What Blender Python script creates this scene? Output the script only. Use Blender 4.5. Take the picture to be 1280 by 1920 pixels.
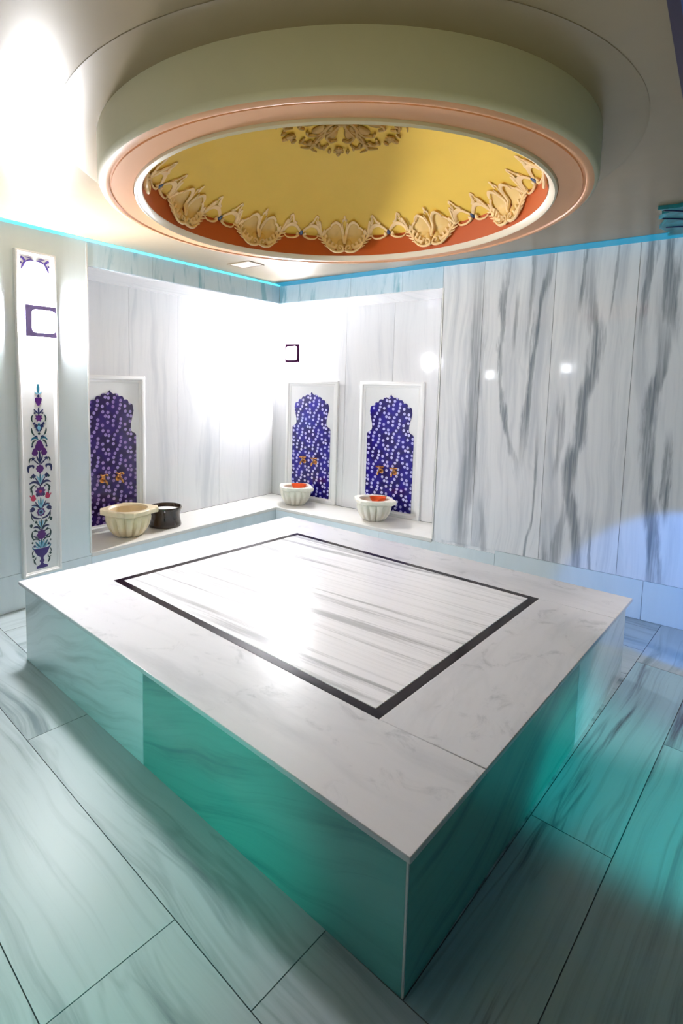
import bpy, math, random
from mathutils import Vector, Matrix
random.seed(7)
for o in list(bpy.data.objects): bpy.data.objects.remove(o)
S = bpy.context.scene
COL = S.collection
PI = math.pi
# ------------------------------------------------------------------ camera
YAW, PITCH, ROLL = 0.6655899, -0.0940398, 0.020882
cd = bpy.data.cameras.new('camera'); cam = bpy.data.objects.new('camera', cd); COL.objects.link(cam)
fw = Vector((-math.sin(YAW)*math.cos(PITCH), math.cos(YAW)*math.cos(PITCH), math.sin(PITCH)))
rt = Vector((math.cos(YAW), math.sin(YAW), 0)); up = rt.cross(fw)
r2 = rt*math.cos(ROLL)+up*math.sin(ROLL); u2 = -rt*math.sin(ROLL)+up*math.cos(ROLL)
cam.matrix_world = Matrix(((r2.x, u2.x, -fw.x, 3.8472), (r2.y, u2.y, -fw.y, -4.48645), (r2.z, u2.z, -fw.z, 1.63292), (0, 0, 0, 1)))
cd.sensor_fit = 'AUTO'; cd.sensor_width = 36
cd.lens = 1021.938*36/1920
cd.shift_x = (640-563.375)/1920; cd.shift_y = (816.692-960)/1920
cd.clip_start = 0.02
S.camera = cam
# ------------------------------------------------------------------ world, exposure
w = bpy.data.worlds.new('world'); S.world = w; w.use_nodes = True
w.node_tree.nodes['Background'].inputs[0].default_value = (0.10, 0.22, 0.24, 1)
w.node_tree.nodes['Background'].inputs[1].default_value = 0.05
S.view_settings.view_transform = 'Standard'; S.view_settings.look = 'None'
S.view_settings.exposure = 0.08; S.view_settings.gamma = 1.0; S.view_settings.use_curve_mapping = False
# ------------------------------------------------------------------ coloured LED lamps of the bath (off-camera fittings), then an added olive fill
def lamp(name, kind, loc, col, power, size=0.2, target=None, spot=None, blend=0.3):
    l = bpy.data.lights.new(name, kind); l.energy = power; l.color = col
    if kind == 'AREA': l.size = size
    else: l.shadow_soft_size = size
    if kind == 'SPOT': l.spot_size = math.radians(spot); l.spot_blend = blend
    o = bpy.data.objects.new(name, l); COL.objects.link(o); o.location = loc
    if target: o.rotation_euler = (Vector(target)-Vector(loc)).to_track_quat('-Z', 'Y').to_euler()
    return o
SCONCE = 850.0     # emission strength of the white sconces
CORNER = 820.0
SIDE = 36.0
STRIP_L, STRIP_R = 0.9, 0.8
lamp('green_led', 'SPOT', (3.5, -5.3, 0.75), (0.0, 1.0, 0.74), 85, 0.06, (2.15, -3.28, 0.10), 44, 0.9)
lamp('teal_led', 'SPOT', (4.65, -2.35, 1.0), (0.0, 0.95, 0.90), 48, 0.08, (3.85, -2.0, 0.0), 52, 0.7)
lamp('blue_led', 'SPOT', (4.10, -1.2, 0.9), (0.03, 0.30, 1.0), 42, 0.03, (3.72, 0.0, 0.18), 55, 0.2)
lamp('white_led', 'SPOT', (4.55, -1.0, 1.5), (0.95, 0.90, 0.92), 45, 0.05, (3.55, -1.15, 0.05), 44, 0.6)
lamp('olive_fill', 'SPOT', (4.1, -5.2, 0.3), (1.0, 0.86, 0.34), 80, 0.2, (2.7, -3.0, 2.67), 75, 0.9)  # added fill from below, brightens the drum side and near ceiling

# ------------------------------------------------------------------ mesh builder
class MB:
    def __init__(s): s.v = []; s.f = []; s.m = []; s.uv = []; s.s = []
    def face(s, pts, m=0, uv=None, smooth=False):
        b = len(s.v); s.v += [tuple(p) for p in pts]; s.f.append(tuple(range(b, b+len(pts)))); s.m.append(m)
        s.uv += uv if uv else [(0, 0)]*len(pts); s.s.append(smooth)
    def prism(s, poly, lo, hi, m=0, side=None, uvf=None, T=None):
        """poly: 2-D ccw outline, extruded lo..hi along local z; T maps local xyz to world"""
        T = T or (lambda x, y, z: (x, y, z)); uvf = uvf or (lambda x, y: (x, y))
        side = m if side is None else side
        s.face([T(x, y, hi) for x, y in poly], m, [uvf(x, y) for x, y in poly])
        s.face([T(x, y, lo) for x, y in reversed(poly)], side, [uvf(x, y) for x, y in reversed(poly)])
        n = len(poly); acc = 0
        for i in range(n):
            a, b = poly[i], poly[(i+1) % n]; L = math.dist(a, b)
            s.face([T(*a, lo), T(*b, lo), T(*b, hi), T(*a, hi)], side, [(lo, acc), (lo, acc+L), (hi, acc+L), (hi, acc)]); acc += L
    def box(s, a, b, m=0):
        (x0, y0, z0), (x1, y1, z1) = a, b
        s.prism([(x0, y0), (x1, y0), (x1, y1), (x0, y1)], z0, z1, m)
    def grid(s, P, m=0, uvs=None, smooth=True, closeu=False, closev=False):
        """P[i][j] shared-vertex grid"""
        b = len(s.v); n, k = len(P), len(P[0])
        for row in P: s.v += [tuple(p) for p in row]
        for i in range(n if closeu else n-1):
            for j in range(k if closev else k-1):
                i2, j2 = (i+1) % n, (j+1) % k
                s.f.append((b+i*k+j, b+i2*k+j, b+i2*k+j2, b+i*k+j2)); s.m.append(m); s.s.append(smooth)
                s.uv += [uvs[i][j], uvs[i2][j], uvs[i2][j2], uvs[i][j2]] if uvs else [(0, 0)]*4
    def tube(s, pts, rad, m=0, n=6, flat=1.0, T=None):
        """tapered tube through 3-D points, rad list or number"""
        T = T or (lambda x, y, z: (x, y, z)); k = len(pts); rows = []
        for i, p in enumerate(pts):
            p = Vector(p); a = Vector(pts[max(0, i-1)]); c = Vector(pts[min(k-1, i+1)]); d = (c-a).normalized()
            h = Vector((0, 0, 1)) if abs(d.z) < .9 else Vector((1, 0, 0))
            e1 = d.cross(h).normalized(); e2 = e1.cross(d).normalized(); r = rad[i] if hasattr(rad, '__len__') else rad
            rows.append([T(*(p+e1*r*math.cos(2*PI*j/n)+e2*r*flat*math.sin(2*PI*j/n))) for j in range(n)])
        s.grid(rows, m, closev=True)
        s.face(list(reversed(rows[0])), m); s.face(rows[-1], m)
    def blob(s, c, r, m=0, n=8, k=6, T=None):
        T = T or (lambda x, y, z: (x, y, z)); rx, ry, rz = r; rows = []
        for i in range(k+1):
            t = PI*i/k
            rows.append([T(c[0]+rx*math.sin(t)*math.cos(2*PI*j/n), c[1]+ry*math.sin(t)*math.sin(2*PI*j/n), c[2]+rz*math.cos(t)) for j in range(n)])
        s.grid(rows, m, closev=True)
    def lathe(s, prof, n=48, c=(0, 0), m=0, T=None, fr=None):
        fr = fr or (lambda a, r, z: r)
        rows = [[((T or (lambda *q: q))(c[0]+fr(2*PI*j/n, r, z)*math.cos(2*PI*j/n), c[1]+fr(2*PI*j/n, r, z)*math.sin(2*PI*j/n), z)) for j in range(n)] for r, z in prof]
        s.grid(rows, m, closev=True)
    def build(s, name, mats, parent=None, loc=None, merge=True, fix=True):
        me = bpy.data.meshes.new(name); me.from_pydata(s.v, [], s.f)
        mats = mats if isinstance(mats, (list, tuple)) else [mats]
        for x in mats: me.materials.append(x)
        me.polygons.foreach_set('material_index', s.m); me.polygons.foreach_set('use_smooth', s.s)
        uv = me.uv_layers.new(name='UVMap'); uv.data.foreach_set('uv', [c for p in s.uv for c in p])
        if fix:
            import bmesh
            bm = bmesh.new(); bm.from_mesh(me)
            if merge: bmesh.ops.remove_doubles(bm, verts=bm.verts, dist=1e-5)
            bmesh.ops.recalc_face_normals(bm, faces=bm.faces); bm.to_mesh(me); bm.free()
        me.set_sharp_from_angle(angle=math.radians(38))
        o = bpy.data.objects.new(name, me); COL.objects.link(o)
        if parent: o.parent = parent
        if loc: o.location = loc
        return o
def tag(o, label, cat, group=None):
    o['label'] = label; o['category'] = cat
    if group: o['group'] = group
    return o
def struct(o): o['kind'] = 'structure'; return o
def thing(name, label, cat, loc=(0, 0, 0), rz=0, group=None, scale=1):
    o = bpy.data.objects.new(name, None); COL.objects.link(o); o.location = loc; o.rotation_euler = (0, 0, rz); o.scale = (scale,)*3
    o.empty_display_size = 0.1
    return tag(o, label, cat, group)
def children(o): return [c for c in bpy.data.objects if c.parent is o]
def copy_tree(o, parent=None):
    c = o.copy(); COL.objects.link(c); c.parent = parent
    for ch in children(o): copy_tree(ch, c)
    return c
def bevel(o, wd=0.003, seg=2, ang=40):
    b = o.modifiers.new('bevel', 'BEVEL'); b.width = wd; b.segments = seg; b.limit_method = 'ANGLE'; b.angle_limit = math.radians(ang); return o

# ------------------------------------------------------------------ materials
class NT:
    def __init__(s, name):
        s.mat = bpy.data.materials.new(name); s.mat.use_nodes = True; s.t = s.mat.node_tree; s.n = s.t.nodes; s.p = s.n['Principled BSDF']
    def node(s, ty, **kw):
        x = s.n.new(ty)
        for k, v in kw.items(): setattr(x, k, v)
        return x
    def put(s, inp, v):
        if hasattr(v, 'links') or isinstance(v, bpy.types.NodeSocket): s.t.links.new(v, inp)
        elif isinstance(v, (tuple, list)) and len(v) == 3 and inp.type == 'RGBA': inp.default_value = (*v, 1)
        else: inp.default_value = v
    def math(s, op, a, b=0.0, c=None, clamp=False):
        x = s.node('ShaderNodeMath', operation=op, use_clamp=clamp); s.put(x.inputs[0], a); s.put(x.inputs[1], b)
        if c is not None: s.put(x.inputs[2], c)
        return x.outputs[0]
    def comb(s, x, y, z=0.0):
        c = s.node('ShaderNodeCombineXYZ'); s.put(c.inputs[0], x); s.put(c.inputs[1], y); s.put(c.inputs[2], z); return c.outputs[0]
    def sep(s, v):
        c = s.node('ShaderNodeSeparateXYZ'); s.put(c.inputs[0], v); return c.outputs
    def noise(s, vec, scale=1.0, detail=4, rough=0.55, dist=0.0):
        x = s.node('ShaderNodeTexNoise'); s.put(x.inputs['Vector'], vec); x.inputs['Scale'].default_value = scale
        x.inputs['Detail'].default_value = detail; x.inputs['Roughness'].default_value = rough; x.inputs['Distortion'].default_value = dist
        return x.outputs[0]
    def smooth(s, v, a, b, lo=0.0, hi=1.0):
        x = s.node('ShaderNodeMapRange', interpolation_type='SMOOTHSTEP'); s.put(x.inputs[0], v); s.put(x.inputs[1], a); s.put(x.inputs[2], b)
        s.put(x.inputs[3], lo); s.put(x.inputs[4], hi); return x.outputs[0]
    def mix(s, f, a, b):
        x = s.node('ShaderNodeMix', data_type='RGBA'); s.put(x.inputs[0], f); s.put(x.inputs[6], a); s.put(x.inputs[7], b); return x.outputs[2]
    def uv(s):
        return s.node('ShaderNodeTexCoord').outputs['UV']
    def obj(s): return s.node('ShaderNodeTexCoord').outputs['Object']
def plain(name, col, rough=0.5, metal=0.0, emit=0.0, ecol=None, var=0.0, vs=6.0, bump=0.0, coat=0.0, sss=0.0):
    t = NT(name); p = t.p
    p.inputs['Base Color'].default_value = (*col, 1); p.inputs['Roughness'].default_value = rough; p.inputs['Metallic'].default_value = metal
    if coat: p.inputs['Coat Weight'].default_value = coat; p.inputs['Coat Roughness'].default_value = 0.05
    if emit:
        p.inputs['Emission Color'].default_value = (*(ecol or col), 1); p.inputs['Emission Strength'].default_value = emit
    if var:
        n = t.noise(t.obj(), vs, 5, 0.6)
        t.put(p.inputs['Base Color'], t.mix(t.smooth(n, .3, .7), tuple(c*(1-var) for c in col), tuple(min(1, c*(1+var*.5)) for c in col)))
    if bump:
        b = t.node('ShaderNodeBump'); b.inputs['Strength'].default_value = bump; b.inputs['Distance'].default_value = 0.01
        t.put(b.inputs['Height'], t.noise(t.obj(), vs*4, 4)); t.put(p.inputs['Normal'], b.outputs[0])
    return t.mat
def marble(name, base, vein, k=0.5, su=9.0, sv=0.5, lo=0.5, hi=0.72, rough=0.09, thin=0.5, spec=0.5, warp=0.25, veins=None, cloud=0.0):
    """streaked marble; UV u runs across the streaks, v along them, in metres"""
    t = NT(name); uv = t.uv(); U = t.sep(uv)
    w1 = t.noise(t.comb(t.math('MULTIPLY', U[0], 1.2), t.math('MULTIPLY', U[1], 0.9)), 1.0, 2, 0.5)
    uu = t.math('ADD', U[0], t.math('MULTIPLY', t.math('SUBTRACT', w1, 0.5), warp))
    a = t.noise(t.comb(t.math('MULTIPLY', uu, su), t.math('MULTIPLY', U[1], sv)), 1.0, 6, 0.6)
    b = t.noise(t.comb(t.math('MULTIPLY', uu, su*5), t.math('MULTIPLY', U[1], sv*1.6), 3.3), 1.0, 5, 0.6)
    m1 = t.smooth(a, lo, hi); m2 = t.math('MULTIPLY', t.smooth(b, .45, .75), thin)
    c = t.noise(t.comb(t.math('MULTIPLY', uu, su*.6), t.math('MULTIPLY', U[1], sv*.8), 8.1), 1.0, 3, 0.5)
    line = t.math('MULTIPLY', t.smooth(t.math('ABSOLUTE', t.math('SUBTRACT', c, 0.5)), 0.0, 0.018, 1.0, 0.0), t.smooth(a, .4, .6))
    f = t.math('MULTIPLY', t.math('MAXIMUM', t.math('ADD', m1, t.math('MULTIPLY', m2, 0.5)), t.math('MULTIPLY', line, thin)), k, clamp=True)
    if cloud:
        g = t.noise(t.comb(t.math('MULTIPLY', U[0], 9), t.math('MULTIPLY', U[1], 6), 1.7), 1.0, 7, 0.68, 0.6)
        f = t.math('MAXIMUM', f, t.math('MULTIPLY', t.smooth(g, .52, .78), cloud))
    col = t.mix(f, base, vein)
    if veins:
        P = t.sep(t.obj()); X, Z = P[0], P[2]
        wob = t.math('MULTIPLY', t.math('SUBTRACT', t.noise(t.comb(t.math('MULTIPLY', X, 14), 0.0, t.math('MULTIPLY', Z, 1.6)), 1.0, 5, 0.6), 0.5), 0.16)
        fib = t.noise(t.comb(t.math('MULTIPLY', X, 60), 0.0, t.math('MULTIPLY', Z, 1.3)), 1.0, 5, 0.6)
        tot = None
        for pts, wd, st in veins:
            z1, z0 = pts[0][1], pts[-1][1]
            if z1 > 2.5: z1 = 2.9
            if z0 < .4: z0 = -0.3
            xs = [p[0] for p in pts]; x0, x1 = min(xs)-.01, max(xs)+.01
            fc = t.node('ShaderNodeFloatCurve'); cv = fc.mapping.curves[0]
            zn = t.math('DIVIDE', t.math('SUBTRACT', Z, z0), z1-z0)
            q = sorted([((p[1]-z0)/(z1-z0), (p[0]-x0)/(x1-x0)) for p in pts])
            cv.points[0].location = (0, q[0][1]); cv.points[1].location = (1, q[-1][1])
            for a_, b_ in q:
                if .02 < a_ < .98: cv.points.new(a_, b_)
            fc.mapping.update(); t.put(fc.inputs['Value'], zn)
            xc = t.math('MULTIPLY_ADD', fc.outputs[0], x1-x0, x0)
            dd = t.math('ABSOLUTE', t.math('ADD', t.math('SUBTRACT', X, xc), wob if wd > .012 else t.math('MULTIPLY', wob, .4)))
            mk = t.smooth(dd, wd*.35, wd*1.7, 1.0, 0.0)
            win = t.math('MULTIPLY', t.smooth(zn, 0.0, 0.30), t.smooth(zn, .70, 1.0, 1.0, 0.0))
            mk = t.math('MULTIPLY', t.math('MULTIPLY', mk, win), st)
            tot = mk if tot is None else t.math('MAXIMUM', tot, mk)
        tot = t.math('MULTIPLY', tot, t.smooth(fib, .3, .62, .45, 1.0), clamp=True)
        col = t.mix(tot, col, (0.13, 0.17, 0.215))
    t.put(t.p.inputs['Base Color'], col); t.p.inputs['Roughness'].default_value = rough
    t.p.inputs['Specular IOR Level'].default_value = spec
    return t.mat
VEINS = [
    ([(2.15, 2.632), (2.156, 2.238), (2.155, 1.432), (2.13, 0.807), (2.10, 0.331)], 0.048, .7),
    ([(2.381, 2.643), (2.356, 2.226), (2.378, 1.64), (2.483, 1.151), (2.532, 0.958), (2.537, 0.799)], 0.016, .8),
    ([(2.715, 2.648), (2.647, 2.319), (2.611, 1.929), (2.583, 1.548), (2.562, 1.099), (2.535, 0.898)], 0.020, .85),
    ([(2.584, 2.637), (2.564, 2.1), (2.56, 1.797)], 0.016, .6),
    ([(2.476, 2.445), (2.452, 1.875)], 0.011, .6),
    ([(2.937, 2.559), (2.907, 2.138)], 0.015, .8),
    ([(2.958, 2.661), (3.015, 2.22), (3.04, 1.832), (2.978, 1.525), (2.976, 1.288), (2.927, 1.004), (2.961, 0.726), (3.001, 0.354)], 0.034, .85),
    ([(2.808, 1.686), (2.845, 1.352), (2.812, 0.895)], 0.021, .6),
    ([(3.353, 2.657), (3.34, 2.331), (3.333, 1.914)], 0.018, .7),
    ([(3.395, 2.45), (3.43, 2.2), (3.462, 1.92), (3.42, 1.70), (3.398, 1.491), (3.45, 0.892), (3.502, 0.286)], 0.032, .85),
    ([(3.458, 2.642), (3.48, 2.222), (3.53, 1.9)], 0.030, .8),
    ([(3.538, 1.414), (3.533, 0.99), (3.549, 0.648)], 0.019, .85),
    ([(2.68, 1.456), (2.68, 0.681), (2.635, 0.314)], 0.008, .7),
    ([(2.761, 0.538), (2.793, 0.309)], 0.022, .7),
    ([(2.935, 1.005), (2.91, 0.718), (2.861, 0.362)], 0.022, .55),
    ([(3.082, 0.783), (3.1, 0.376)], 0.018, .7),
    ([(2.199, 0.814), (2.297, 0.327)], 0.029, .5),
    ([(3.15, 2.652), (3.103, 2.076)], 0.006, .7),
]
M = {}
M['wall'] = marble('marble_wall', (.80, .80, .81), (.42, .45, .50), .45, 6, .45, .48, .75, .055, .4)
M['wall_grey'] = marble('marble_wall_grey', (.78, .88, .92), (.50, .60, .64), .3, 4, .4, .45, .8, .12, .3)
M['wall_bold'] = marble('marble_wall_bold', (.93, .95, .98), (.46, .51, .58), .6, 7, .4, .45, .72, .045, .6, veins=VEINS)
M['band_led_tint'] = marble('marble_band_led_glow', (.66, .82, .92), (.16, .44, .56), .75, 9, 1.2, .54, .66, .08, .3)  # blue glow and reflections of the LED strip painted into the marble
M['floor'] = marble('marble_floor', (.47, .55, .57), (.08, .14, .15), .8, 7, .5, .50, .72, .38, .5, spec=.22)
M['floor_dark'] = marble('marble_floor_dark_veined', (.36, .52, .55), (.05, .02, .035), .9, 9, .35, .52, .66, .20, .6, warp=.12)
M['plat_top'] = marble('marble_platform_top', (.70, .70, .73), (.30, .32, .36), .4, 4, .8, .5, .78, .25, .3, cloud=.65)
M['plat_side'] = marble('marble_platform_side', (.76, .82, .86), (.30, .35, .37), .55, 9, .7, .47, .72, .13, .5, warp=.5)
M['plat_green_lit'] = marble('marble_platform_green_lit', (.15, .48, .44), (.07, .22, .23), .7, 9, .7, .47, .72, .13, .5, warp=.5)  # greener slab stone, its tint deepened to stand in for green light
M['inlay'] = marble('marble_streaked_inlay', (.90, .90, .93), (.20, .21, .23), .6, 14, .40, .52, .66, .17, .7, warp=.08, spec=.3)
M['ledge'] = marble('marble_ledge', (.78, .77, .73), (.55, .56, .54), .3, 5, .5, .5, .8, .25, .3)
M['dark_wall'] = plain('dark_teal_wall', (.03, .09, .09), .4)
M['grout'] = plain('grout', (.22, .25, .26), .8)
M['grout_pale'] = plain('pale_grout', (.55, .57, .58), .8)
M['edge'] = plain('white_stone_edge', (.84, .84, .82), .3)
M['black'] = plain('black_granite', (.012, .006, .007), .12)
M['black'].node_tree.nodes['Principled BSDF'].inputs['Specular IOR Level'].default_value = 0.12
M['plaster'] = plain('ceiling_plaster', (.32, .25, .165), .24, var=.05, vs=2, bump=.02)
M['drum'] = plain('drum_plaster', (.70, .64, .48), .5, var=.03, vs=3)
M['ring'] = plain('peach_ring', (.72, .36, .18), .45)
M['cream'] = plain('cream_moulding', (.80, .70, .54), .35)
M['orange'] = plain('orange_band', (.50, .09, .012), .5)
M['dome'] = plain('ochre_dome', (.80, .54, .08), .5, var=.04, vs=2)
M['gold'] = plain('gilded_plaster', (.90, .66, .36), .4)
M['gold_pale'] = plain('pale_gilded_shell', (.78, .54, .20), .45)
M['gold_dark'] = plain('antique_gold', (.42, .26, .07), .4, metal=.3)
M['knob'] = plain('dark_blue_enamel', (.03, .06, .16), .2, coat=.5)
M['white'] = plain('white_lacquered_frame', (.90, .90, .89), .3)
M['panel'] = plain('white_panel', (.84, .85, .85), .25)
M['plate'] = plain('purple_blue_plate', (.24, .19, .50), .5)
M['plate_c'] = plain('purple_plate_glare_offset', (.012, .0015, .010), .9)  # same purple plate, colour darkened to offset the glow in the corner
M['plate_c'].node_tree.nodes['Principled BSDF'].inputs['Specular IOR Level'].default_value = 0.02
M['basin'] = plain('cream_marble_basin', (.86, .72, .48), .35, var=.07, vs=14)
M['basin_w'] = plain('ivory_marble_basin', (.84, .80, .70), .35, var=.06, vs=14)
M['copper'] = plain('red_copper', (.80, .10, .02), .25, metal=.55)
M['brass'] = plain('aged_brass', (.62, .30, .10), .25, metal=.9)
M['pot'] = plain('dark_brown_glaze', (.035, .018, .010), .18, coat=.4)
M['foam'] = plain('white_foam', (.85, .85, .85), .6)
M['water'] = plain('water', (.75, .66, .48), .05)
M['leaf_t'] = plain('turquoise_paint', (.02, .30, .40), .35, var=.4, vs=18)
M['beam'] = plain('royal_blue_paint', (.02, .06, .28), .4)
M['beam_d'] = plain('dark_plum_edge', (.03, .012, .05), .4)
M['hatch'] = plain('peach_hatch', (.66, .50, .42), .5)
M['navy'] = plain('navy_inlay', (.015, .02, .10), .3)
M['violet'] = plain('violet_inlay', (.09, .015, .17), .3)
M['teal'] = plain('teal_inlay', (.02, .16, .24), .3)
M['sky'] = plain('light_blue_inlay', (.22, .50, .66), .3)
M['tulip'] = plain('red_inlay', (.50, .03, .10), .3)
M['green'] = plain('dark_green_inlay', (.015, .05, .05), .3)
M['vase'] = plain('indigo_inlay', (.035, .015, .16), .3)
M['glass_on'] = plain('lit_diffuser', (1, 1, 1), .4, emit=SCONCE, ecol=(.97, .965, 1))
M['glass_on_corner'] = plain('lit_diffuser_corner', (1, 1, 1), .4, emit=CORNER, ecol=(.97, .965, 1))
M['glass_on_side'] = plain('lit_diffuser_side', (1, 1, 1), .4, emit=SIDE, ecol=(.94, .98, 1))
M['glass_on_far'] = plain('lit_diffuser_far', (1, 1, 1), .4, emit=17, ecol=(.95, .98, 1))
M['led_l'] = plain('lit_cyan_led', (.2, .6, .7), .3, emit=STRIP_L, ecol=(.10, .75, .85))
M['led_r'] = plain('lit_blue_led', (.0, .07, .11), .3, emit=STRIP_R, ecol=(.0, .24, .42))
def tiles_mat(name, base, base2, dot, dot2):
    t = NT(name); U = t.sep(t.uv()); cw, ch = .23, .168
    px = t.math('MODULO', t.math('ADD', U[0], 23.0), cw); py = t.math('MODULO', t.math('ADD', U[1], 16.8), ch)
    p = t.comb(px, py)
    dots = [(325-220, 300), (322-220, 350), (312-220, 395), (290-220, 440), (265-220, 485), (252-220, 535-220), (250-220, 590-220),
            (368-220, 365), (372-220, 428), (421-220, 436), (396-220, 478), (428-220, 488), (418-220, 552-220)]
    mn = None
    for dx, dy in dots:
        x = dx/220*cw; y = ch-((dy-290) % 220)/220*ch
        for ox in (-cw, 0, cw):
            for oy in (-ch, 0, ch):
                if not (-.014 < x+ox < cw+.014 and -.014 < y+oy < ch+.014): continue
                d = t.node('ShaderNodeVectorMath', operation='DISTANCE'); t.put(d.inputs[0], p); d.inputs[1].default_value = (x+ox, y+oy, 0)
                mn = d.outputs['Value'] if mn is None else t.math('MINIMUM', mn, d.outputs['Value'])
    jit = t.math('MULTIPLY', t.math('SUBTRACT', t.noise(t.uv(), 90, 2), .5), .005)
    m = t.smooth(t.math('ADD', mn, jit), .0128, .0165, 1.0, 0.0)
    core = t.smooth(mn, .002, .006, .35, 0.0)
    n = t.noise(t.uv(), 7, 3)
    col = t.mix(m, t.mix(t.smooth(n, .4, .6), base, base2), t.mix(core, t.mix(t.smooth(n, .35, .65), dot, dot2), base2))
    t.put(t.p.inputs['Base Color'], col); t.p.inputs['Roughness'].default_value = .12
    return t.mat
M['tiles'] = tiles_mat('blue_dotted_tiles', (.007, .002, .10), (.012, .006, .22), (.66, .64, .96), (.46, .44, .85))
M['tiles_v'] = tiles_mat('violet_dotted_tiles', (.012, .002, .045), (.022, .005, .10), (.36, .27, .58), (.28, .17, .45))

# ------------------------------------------------------------------ dimensions
H = 2.673; HS = 2.479; ZL = .2824; D = .523; NL = 2.208; NR = 1.840
X1, Y1 = 4.8, -5.6
# ------------------------------------------------------------------ room shell
def clip(poly, x0, x1, y0, y1):
    def cut(P, f):
        o = []
        for i in range(len(P)):
            a, b = P[i], P[(i+1) % len(P)]; fa, fb = f(a), f(b)
            if fa >= 0: o.append(a)
            if (fa >= 0) != (fb >= 0):
                t = fa/(fa-fb); o.append((a[0]+(b[0]-a[0])*t, a[1]+(b[1]-a[1])*t))
        return o
    for f in (lambda p: p[0]-x0, lambda p: x1-p[0], lambda p: p[1]-y0, lambda p: y1-p[1]):
        poly = cut(poly, f)
        if len(poly) < 3: return []
    return poly
fl = MB(); fl.box((-.7, Y1-.1, -.12), (X1+.1, .7, -.006), 1)
FA = -.092; FO = Vector((3.279, -3.27)); EX = Vector((math.cos(FA), math.sin(FA))); EY = Vector((-math.sin(FA), math.cos(FA)))
def ftile(s0, s1, t0, t1, along, strong=0):
    g = .0016; q = [(s0+g, t0+g), (s1-g, t0+g), (s1-g, t1-g), (s0+g, t1-g)]
    P = [tuple(FO+EX*s+EY*t) for s, t in q]; P = clip(P, 0, X1, Y1, 0)
    if len(P) < 3: return
    ou, ov = random.uniform(0, 60), random.uniform(0, 60)
    def uvf(x, y):
        v = Vector((x, y))-FO; s = v.dot(EX); t = v.dot(EY)
        return (t+ou, s+ov) if along == 'x' else (s+ou, t+ov)
    fl.prism(P, -.006, 0, strong, 1, uvf)
rows = [0, -.30, -.695, -1.09, -1.48, -1.87, -2.3, -2.7]; offs = [-.27, -.62, .25, -.4, .3, -.2, .1]
for i in range(len(rows)-1):
    s = offs[i]-3*1.53
    while s < 2: ftile(s, s+1.53, rows[i+1], rows[i], 'x'); s += 1.53
cols = [0.0, .28, .66, 1.05, 1.5]; jo = [.893, .10, .5, -.2]
for i in range(4):
    t = jo[i]-1.667 if i else jo[i]-1.667
    cuts = [0.0]+[x for x in (([.893, 2.56] if i == 0 else [1.76, 3.4] if i == 1 else [.9, 2.5]))]+[3.9]
    for a, b in zip(cuts, cuts[1:]): ftile(cols[i], cols[i+1], a, b, 'y', 2 if a < 2.5 else 0)
k = [-4.2, -3.8, -3.41, -3.02, -2.62]
for i in range(4):
    for a, b in zip([0, .9+.3*(i % 2), 2.3, 3.9], [.9+.3*(i % 2), 2.3, 3.9, 4.5]): ftile(k[i], k[i+1], a, b, 'y')
for a, b in zip([2.35, 2.75, 3.15, 3.6], [2.75, 3.15, 3.6, 4.0]): ftile(-2.62, -1.2, a, b, 'x'); ftile(-1.2, 0, a, b, 'x')
ftile(-2.62, 0, 0, 2.35, 'x')
struct(fl.build('floor', [M['floor'], M['grout'], M['floor_dark']]))

def slab_wall(name, frame, slabs, mats, back=None, th=.012, gap=.0016):
    """frame(a,z,n)->world; slabs: list of (a0,a1,z0,z1,mat); back boxes list (a0,a1,z0,z1)"""
    m = MB()
    for a0, a1, z0, z1 in back: m.prism([(a0, z0), (a1, z0), (a1, z1), (a0, z1)], -.10, -th, 0, T=frame)
    for a0, a1, z0, z1, mi in slabs:
        ou, ov = random.uniform(0, 60), random.uniform(0, 60)
        m.prism([(a0+gap, z0+gap), (a1-gap, z0+gap), (a1-gap, z1-gap), (a0+gap, z1-gap)], -th, 0, mi, uvf=lambda x, y: (x+ou, y+ov), T=frame)
    return struct(m.build(name, mats))
FL = lambda a, z, n: (n, a, z)            # left wall x=0, a = y
FR = lambda a, z, n: (a, -n, z)           # right wall y=0, a = x
J0 = .262
sl = []
ys = [-5.6, -4.9, -4.2, -3.45, -2.90, -2.208]
for a, b in zip(ys, ys[1:]): sl += [(a, b, J0, H, 0), ]
for a, b in zip([-5.6, -4.3, -3.0, -2.208], [-4.3, -3.0, -2.208, 0]): sl.append((a, b, 0, J0, 0))
for a, b in zip([-2.208, -1.62, -1.05, -.5], [-1.62, -1.05, -.5, 0]): sl.append((a, b, HS, H, 1))
slab_wall('wall_left', FL, sl, [M['wall_grey'], M['band_led_tint']], [(-5.6, -2.208, 0, H), (-2.208, 0, HS+.002, H), (-2.208, 0, 0, J0)])
# the fascia at the corner needs its own right-hand run
sl = []
for a, b in zip([NR, 2.195, 2.74, 3.282, 3.83, 4.38], [2.195, 2.74, 3.282, 3.83, 4.38, X1]): sl.append((a, b, .29, H, 0))
for a, b in zip([0, 1.3, 2.4, 3.453], [1.3, 2.4, 3.453, X1]): sl.append((a, b, 0, .29 if a >= 1.3 and a > 2 else J0, 2))
for a, b in zip([0, .28, .9, 1.45], [.28, .9, 1.45, NR]): sl.append((a, b, HS, H, 1))
slab_wall('wall_right', FR, sl, [M['wall_bold'], M['band_led_tint'], M['wall_grey']], [(NR, X1, 0, H), (0, NR, HS+.002, H), (0, NR, 0, J0)])
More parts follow.
